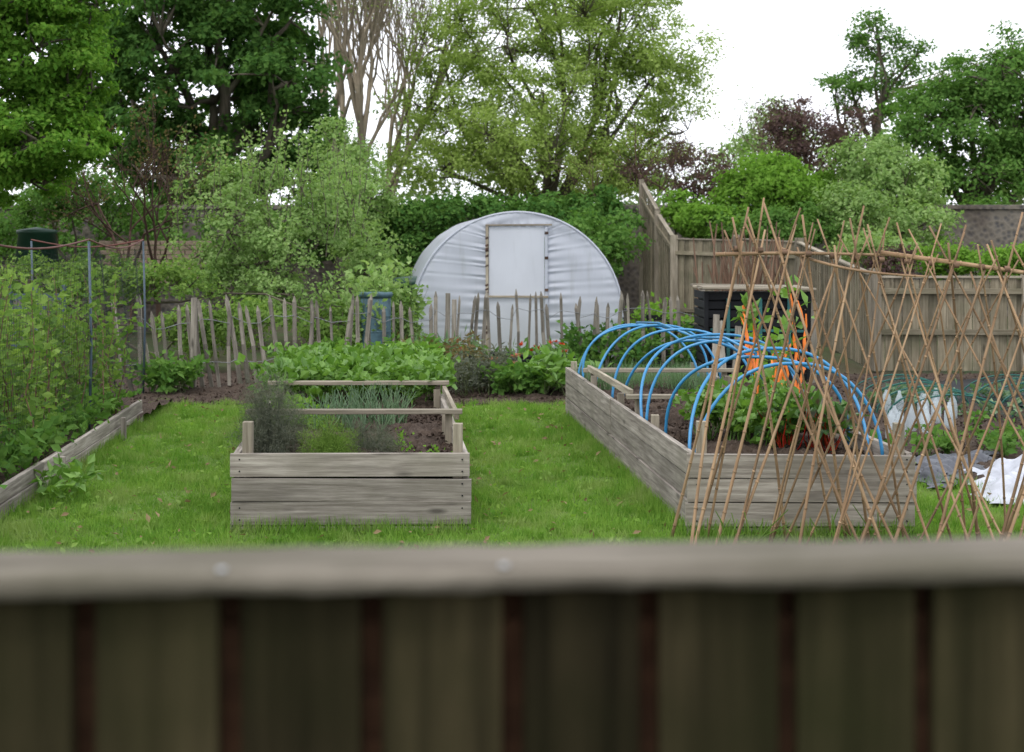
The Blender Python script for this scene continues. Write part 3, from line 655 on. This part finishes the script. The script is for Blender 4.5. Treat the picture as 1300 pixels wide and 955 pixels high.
for z0,z1,w_ in ((.1,.9,.40),(.9,.97,.45)):
    mb.lathe([(0,z0),(w_*.5*.92,z0),(w_*.5,z0+.03),(w_*.5,z1-.02),(w_*.5*.96,z1),(0,z1)],(x,Y,0),20,0)
for k in range(3): mb.lathe([(.203,.25+k*.2),(.21,.26+k*.2),(.203,.27+k*.2)],(x,Y,0),20,0)
mb.beam((x-.25,Y,.05),(x+.25,Y,.05),.4,.1,1)
mb.build('water_butt',[M_bluebar,M_bed])
mb=MB(); mb.lathe([(0,0),(.42,0),(.30,.95),(.33,.96),(.33,1.02),(.28,1.07),(0,1.1)],(WX(522,21.6),22,.0),20,0); mb.build('compost_dalek_bin',[M_grn])
mb=MB(); mb.lathe([(0,0),(.42,0),(.30,1.0),(.33,1.01),(.33,1.07),(0,1.12)],(WX(47,24),24,.75),20,0); mb.beam((WX(47,24),24,0),(WX(47,24),24,.75),.9,.9,1); mb.build('compost_dalek_bin',[M_grn,M_bed])
mb=MB()
for k in range(5):
    z=.25+k*.16; mb.beam((WX(10,19),19,z),(WX(82,19),19,z),.03,.09,0)
for u in (12,45,80): mb.beam((WX(u,19),19.03,0),(WX(u,19),19.03,1.05),.06,.06,0)
mb.build('pallet_screen',[M_pole],.003)

# ------------------------------------------------------------------ left fruit cage
mb=MB(); poles=[(WX(-60,8.2),8.2),(WX(113,11.6),11.6),(WX(182,15.2),15.2),(WX(40,15.6),15.6),(WX(-80,16),16)]
for (x,y) in poles: mb.tube([(x,y,0),(x+.02,y,.8),(x,y,1.64)],.011,8,0,True)
po=mb.build('poles',[M_pole]); mb=MB()
def netw(p,q,z0,z1,sp):
    p=np.array(p);q=np.array(q);L=np.linalg.norm(q-p);n=int(L/sp)
    for i in range(n+1):
        t=i/n; c=p+(q-p)*t; sg=.10*math.sin(math.pi*t); z=np.linspace(z0,z1-sg,5); P=np.stack([c[0]+.03*np.sin(z*4+i*.3),c[1]+0*z,z],-1); mb.tube(P,.001,3,0)
    for z in np.arange(z0,z1,sp):
        t=np.linspace(0,1,12); zz=z-(.10*np.sin(np.pi*t))*(z-z0)/(z1-z0); P=np.stack([p[0]+(q[0]-p[0])*t+.03*np.sin(zz*4+t*8),p[1]+(q[1]-p[1])*t,zz],-1); mb.tube(P,.001,3,0)
netw(poles[0],poles[1],.2,1.62,.06); netw(poles[1],poles[2],.2,1.62,.055); netw(poles[2],poles[3],.2,1.6,.05); netw(poles[3],poles[4],.2,1.6,.05)
ne=mb.build('netting',[M_net]); mb=MB()
for a,b in ((0,1),(1,2),(2,3)):
    p=poles[a];q=poles[b]; t=np.linspace(0,1,14); mb.tube(np.stack([p[0]+(q[0]-p[0])*t,p[1]+(q[1]-p[1])*t,1.655-.08*np.sin(np.pi*t)+.03*(a==0)*(1-t)],-1),.008,7,0)
ro=mb.build('hose_rail',[M_rope]); group('fruit_cage',[po,ne,ro])
mb=MB(); n=360; B=inquad(n,[(-5.2,6.3),(-3.1,6.3),(-3.5,13.6),(-6.2,13.6)]); B=np.concatenate([B,np.full((n,1),.08)],1)
stems(mb,B,1.12,.10,80,.07,.006,.33,.05,0,1,.08,.05); mb.build('raspberry_canes',[M_stick,LM['rasp']])
mb=MB(); n=36; B=np.stack([-3.2-.0925*(np.linspace(6,12.5,n)-8)+rng.normal(size=n)*.05,np.linspace(6,12.5,n),np.full(n,.1)],-1); stems(mb,np.repeat(B,4,0),.25,.6,12,.08,.003,.35,.3,0,0,.05); mb.build('border_weeds',[LM['mid']])
mb=MB(); B=np.tile([[-2.83,9.0,.0]],(9,1))+rng.normal(size=(9,3))*[.06,.06,0]; stems(mb,B,.22,.5,10,.09,.003,.3,.3,0,0,.05); mb.build('dock_plant',[LM['straw']])

# ------------------------------------------------------------------ near fence
def nearfence():
    sl=.066; yf=lambda x: 1.0+sl*x
    mb=MB()
    nx=240; xs=np.linspace(-2.2,2.2,nx); 
    prof=[(-.0,-.0165),(-.002,-.004),(.004,.0),(.02,.001),(.06,.001),(.078,0),(.084,-.004),(.084,-.017)]
    V=[];G=[]
    for x in xs:
        for k,(py,pz) in enumerate(prof):
            w=.0007*math.sin(x*23+k)+.0006*math.sin(x*57+k*2)+rng.normal()*.0004
            V.append((x,yf(x)+py+w*(k<3),1.4195+pz+w*.7)); G.append((x,py,pz))
    kk=len(prof); i=np.arange(nx-1)[:,None]*kk; j=np.arange(kk)[None]; j2=(j+1)%kk
    mb.add(V,np.stack([i+j,i+kk+j,i+kk+j2,i+j2],-1).reshape(-1,4),0,True,G)
    cap=mb.build('capping_rail',[M_cap])
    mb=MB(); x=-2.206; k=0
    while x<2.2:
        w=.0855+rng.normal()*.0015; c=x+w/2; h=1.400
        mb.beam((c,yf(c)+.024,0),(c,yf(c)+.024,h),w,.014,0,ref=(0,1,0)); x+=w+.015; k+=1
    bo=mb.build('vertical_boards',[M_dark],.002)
    mb=MB(); 
    for z in (1.36,.75,.2): mb.beam((-2.2,yf(-2.2)+.06,z),(2.2,yf(2.2)+.06,z),.035,.075,0)
    mb.beam((-2.2,yf(-2.2)+.034,.7),(2.2,yf(2.2)+.034,.7),.003,1.35,0)
    ra=mb.build('backing_rail',[M_gap]); mb=MB()
    for u in (285,640): xx=(u-650)/F; mb.lathe([(0,.0),(.0032,0),(.0032,.002),(0,.0025)],(xx,yf(xx)+.004,1.4195),12,0)
    sc=mb.build('screw_heads',[M_white]); group('garden_fence',[cap,bo,ra,sc])
nearfence()

# ------------------------------------------------------------------ shrubs and trees
def L(u,v,Y,ru,rv,ry=None):
    k=Y/F; return (WX(u,Y),Y+rng.normal()*.4,HZ(v,Y),ru*k,(ry if ry else ru*k*.9),rv*k)
tree('beech_tree',(-11.2,23,0),.3,(-10.3,23,3.2),[L(0,-20,22,130,90),L(40,60,21,100,80),L(-30,150,21.5,130,90),L(70,180,21,75,50),L(85,10,22,70,60),L(20,225,22,80,45),L(-120,60,23,140,150),L(100,-60,22,80,60),L(110,110,22,45,60)],600,.36,150,.09,LM['beech'],squash=.4,gap=.05)
tree('horse_chestnut_tree',(WX(270,34),34,0),.4,(WX(275,34),34,3.2),[L(270,120,34,120,110),L(200,60,33,90,90),L(340,60,34,90,80),L(280,-20,34,130,80),L(190,170,33,70,70),L(350,170,34,80,70),L(240,220,33,90,50),L(370,110,33.5,55,60),L(150,20,35,70,80),L(120,110,35,70,90),L(360,230,34,80,40)],460,.5,180,.15,LM['chest'],squash=.55)
tree('lime_tree',(WX(690,40),40,0),.24,(WX(695,40),40,2.2),[L(690,120,40,140,115),L(600,150,40,100,90),L(790,130,40,105,100),L(640,60,40,95,85),L(760,50,40,100,80),L(700,0,40,130,60),L(560,215,39.5,75,45),L(845,80,40,65,65),L(700,215,39,140,50),L(850,170,40,50,60),L(548,130,40,50,60),L(790,-10,40,80,50),L(800,215,39.5,70,45),L(560,60,40,45,60),L(650,190,39,90,55)],1050,.42,95,.10,LM['lime'],M_bark,shell=.55,squash=.75,gap=.05,brr=.02)
tree('sycamore_tree',(WX(1250,42),42,0),.35,(WX(1250,42),42,3),[L(1230,170,42,95,85),L(1290,140,42,90,80),L(1190,160,41,60,55),L(1250,110,42,70,40),L(1320,90,42,60,60),L(1170,215,41,50,45),L(1240,240,41,110,40),L(1350,180,42,80,100)],330,.62,140,.14,LM['mid'],squash=.55)
tree('acacia_tree',(WX(1110,50),50,0),.2,(WX(1108,50),50,5),[L(1110,60,50,38,28),L(1080,100,50,40,22),L(1140,90,50,38,25),L(1105,30,50,18,16),L(1115,130,50,55,22),L(1060,110,50,22,15),L(1155,75,50,18,18)],120,.6,70,.14,LM['mid'],squash=.45)
tree('hawthorn_tree',(WX(975,48),48,0),.15,(WX(975,48),48,3),[L(975,190,48,45,60),L(940,210,48,40,40),L(1000,150,48,25,45),L(1290,55,52,25,22)],110,.6,40,.13,LM['apple'],M_barkt)
tree('copper_plum_tree',(WX(1030,36),36,0),.12,(WX(1030,36),36,2.6),[L(1030,175,36,60,42),L(990,160,36,30,30),L(1075,165,36,32,38),L(1040,215,36,60,30),L(1015,140,36,20,20)],140,.42,75,.09,LM['purple'],M_twig,gap=.15)
tree('copper_plum_tree',(WX(880,35),35,0),.1,(WX(880,35),35,2.2),[L(890,225,35,45,38),L(850,200,35,35,25),L(905,265,34,30,30),L(810,225,36,25,25)],80,.4,55,.09,LM['purple'],M_twig,gap=.25)
tree('maple_bush',(WX(975,32.4),32.4,0),.1,(WX(975,32),32,1.8),[L(975,250,31,60,45),L(1025,245,31,45,35),L(940,270,30,30,30),L(985,215,31,35,22)],140,.4,110,.11,LM['bright'])
tree('elder_bush',(WX(1110,30),30,0),.1,(WX(1110,30),30,1.8),[L(1110,225,31,55,50),L(1150,235,30,45,45),L(1085,280,29,50,40),L(1160,290,29,45,30),L(1120,320,26,50,25)],190,.36,100,.10,LM['apple'])
tree('bay_bush',(WX(865,29.6),29.6,0),.08,(WX(865,29.6),29.6,1.3),[L(862,268,29.6,24,22),L(900,285,28.8,40,20)],70,.26,90,.1,LM['bright'])
tree('holly_bush',(WX(960,28),28,0),.06,(WX(960,28),28,1.2),[L(930,290,28,45,25),L(990,290,28,50,28),L(1040,292,28,40,24)],110,.3,90,.09,LM['mid'])
tree('garden_shrub',(WX(1245,24),24,0),.06,(WX(1245,24),24,.8),[L(1250,342,24,60,20),L(1180,330,25,40,20),L(1300,332,24,50,20),L(1350,320,24,60,35)],120,.25,100,.08,LM['bright'])
tree('copper_plum_tree',(WX(1120,24),24,0),.04,(WX(1120,24),24,1.),[L(1130,335,23.5,26,20)],25,.22,60,.08,LM['purple'],M_twig)
mb_l=[L(u,300+rng.normal()*12,29.6,45,42,.7) for u in range(400,780,36)]+[L(u,266,30.8,30,14,.5) for u in range(480,800,55)]
tree('ivy_hedge',(0,29.6,0),.05,(0,29.6,1),mb_l,420,.34,85,.11,LM['ivy'],br=False)
mb_l=[L(u,325+rng.normal()*10,27,34,38,.7) for u in range(700,790,28)]; tree('elder_hedge',(0,27,0),.05,(0,27,1),mb_l,80,.3,100,.10,LM['mid'],br=False)
mb_l=[L(u,300,30.3,60,36,.7) for u in range(-120,420,60)]; tree('privet_hedge',(0,29.6,0),.05,(0,29.6,1),mb_l,180,.36,80,.11,LM['mid'],br=False)
mb_l=[L(u,285,33,60,32,.7) for u in range(1000,1500,60)]; tree('laurel_hedge',(0,33,0),.05,(0,33,1),mb_l,150,.36,80,.12,LM['mid'],br=False)
tree('apple_tree',(WX(330,22),22,0),.09,(WX(330,22),22,.9),[L(300,300,22,60,55),L(350,330,22,70,50),L(400,300,22.5,55,55),L(280,255,22,30,45),L(330,235,22.3,30,45),L(430,260,23,40,40),L(250,340,21.5,50,45),L(370,375,21,80,30)],330,.24,80,.07,LM['apple'],M_bark,gap=.25)
mb=MB(); n=95; u=rng.uniform(225,470,n); Y=rng.uniform(21,24,n); v=rng.uniform(225,330,n); B=np.stack([(u-650)*Y/F,Y,CAMH-(v-305)*Y/F],-1); stems(mb,B,.95,.12,38,.07,.008,.35,.1,0,1,.05,.06); mb.build('apple_water_shoots',[M_bark,LM['apple']])
tree('hazel_bush',(WX(450,25),25,0),.08,(WX(450,25),25,.9),[L(440,215,27,35,40),L(450,260,26,45,50),L(480,340,24,40,40),L(470,300,25,40,40),L(425,170,28,18,20)],170,.3,75,.08,LM['apple'],gap=.2)
tree('currant_bush',(WX(120,20),20,0),.05,(WX(120,20),20,.6),[L(130,355,20,70,30),L(60,360,20,60,25),L(210,365,19,50,32),L(0,355,20,60,30),L(250,420,18,60,35),L(340,410,18,70,30),L(420,420,18,60,28)],210,.24,75,.07,LM['rasp'])
tree('viburnum_bush',(WX(100,27),27,0),.07,(WX(100,27),27,.9),[L(100,245,27,50,35),L(150,255,27,40,30),L(60,262,27,50,30)],100,.3,70,.085,LM['mid'])

def branchy(mb,p,d,Ln,r,dep,tips,spread=.5,upb=.25):
    q=p+d*Ln; cv=curve(p,q,4,.04); mb.tube(cv,np.linspace(r,r*.72,4),6 if r>.03 else 4,0)
    if dep==0: tips.append(q); return
    k=rng.integers(2,4) if dep>1 else 3
    if dep>=6: k=3
    for i in range(k):
        nd=d+rng.normal(size=3)*spread; nd[2]+=upb; nd/=np.linalg.norm(nd); st=cv[3] if i==0 else cv[rng.integers(2,4)]
        branchy(mb,st,nd,Ln*rng.uniform(.66,.88),r*rng.uniform(.52,.74),dep-1,tips,spread,upb)
def baretree(name,u,Y,r,Ln,dep,leaf,bark,lpt=4,ls=.08,spread=.34,lean=0,z0=0,upb=.25):
    mb=MB(); tips=[]; p=np.array([WX(u,Y),Y,z0]); branchy(mb,p,np.array([lean,0,1.]),Ln,r,dep,tips,spread,upb)
    T=np.array(tips); P=np.repeat(T,lpt,0)+rng.normal(size=(len(T)*lpt,3))*.14; mb.leaves(P,ls,1); return mb.build(name,[bark,leaf])
baretree('pollarded_ash_tree',455,38,.17,3.0,7,LM['lime'],M_barkt,3,.07,.24,.02,0,.3)
baretree('pollarded_ash_tree',488,41,.15,3.1,7,LM['lime'],M_barkt,3,.07,.26,.03,0,.3)
baretree('pollarded_ash_tree',425,42,.14,3.3,7,LM['lime'],M_barkt,3,.07,.24,-.03,0,.3)
baretree('crab_apple_tree',200,24,.05,1.1,5,LM['rust'],M_twig,4,.06,.42)
baretree('crab_apple_tree',165,25,.045,1.0,5,LM['rust'],M_twig,4,.06,.45)
baretree('crab_apple_tree',800,34,.05,1.3,5,LM['rust'],M_twig,4,.06,.4)
baretree('silver_birch_tree',975,47,.06,1.9,5,LM['apple'],M_barkt,5,.08,.3)
mb_l=[]
for X in np.arange(-46,48,3.6):
    mb_l.append((X,60+rng.normal()*2,2.4+rng.random()*1.0,3.2,2,2.8+rng.random()*.9+ (2.0 if X<-5 else (1.4 if X>14 else 0))))
tree('distant_trees',(0,60,0),.1,(0,60,1),mb_l,900,1.0,70,.30,LM['far'],br=False)
for i,(X,Y,h,m) in enumerate(((-22,30,7,'mid'),(-18,38,8,'beech'),(22,36,7,'mid'),(19,28,4.5,'apple'),(27,44,8,'chest'))):
    tree('garden_tree',(X,Y,0),.25,(X,Y,2.4),[(X,Y,h*.6,2.6,2.6,h*.33),(X+1.2,Y,h*.7,1.8,2,h*.25),(X-1.5,Y+.5,h*.55,1.8,2,h*.25)],110,.7,70,.2,LM[m])

# ------------------------------------------------------------------ light & camera
w=bpy.data.worlds.new('World'); scene.world=w; w.use_nodes=True; nt=w.node_tree; nt.nodes.clear()
el,az=math.radians(60),math.radians(205)
sk=nt.nodes.new('ShaderNodeTexSky'); sk.sky_type='NISHITA'; sk.sun_disc=False; sk.sun_elevation=el; sk.sun_rotation=az; sk.dust_density=3; sk.air_density=1.2
hs=nt.nodes.new('ShaderNodeHueSaturation'); hs.inputs['Saturation'].default_value=.15; nt.links.new(sk.outputs[0],hs.inputs['Color'])
mx=nt.nodes.new('ShaderNodeMix'); mx.data_type='RGBA'; mx.inputs[0].default_value=.8; nt.links.new(hs.outputs[0],mx.inputs[6]); mx.inputs[7].default_value=(14.0,14.3,15.4,1)
bg=nt.nodes.new('ShaderNodeBackground'); bg.inputs[1].default_value=.14; nt.links.new(mx.outputs[2],bg.inputs[0])
o=nt.nodes.new('ShaderNodeOutputWorld'); nt.links.new(bg.outputs[0],o.inputs[0])
sd=bpy.data.lights.new('sun','SUN'); sd.energy=1.4; sd.angle=math.radians(14); sd.color=(1,.97,.93)
so=bpy.data.objects.new('sun',sd); scene.collection.objects.link(so)
dv=Vector((math.sin(az)*math.cos(el),math.cos(az)*math.cos(el),math.sin(el))); so.rotation_euler=dv.to_track_quat('Z','Y').to_euler()
cd=bpy.data.cameras.new('camera'); cam=bpy.data.objects.new('camera',cd); scene.collection.objects.link(cam)
cam.location=(0,0,CAMH); cam.rotation_euler=(math.radians(90),0,0); cd.lens=50; cd.sensor_width=36; cd.shift_y=-172.5/1300
cd.clip_start=.05; cd.clip_end=1000; cd.dof.use_dof=True; cd.dof.focus_distance=9.0; cd.dof.aperture_fstop=4.5
scene.camera=cam
scene.view_settings.view_transform='Standard'; scene.view_settings.look='None'; scene.view_settings.exposure=0
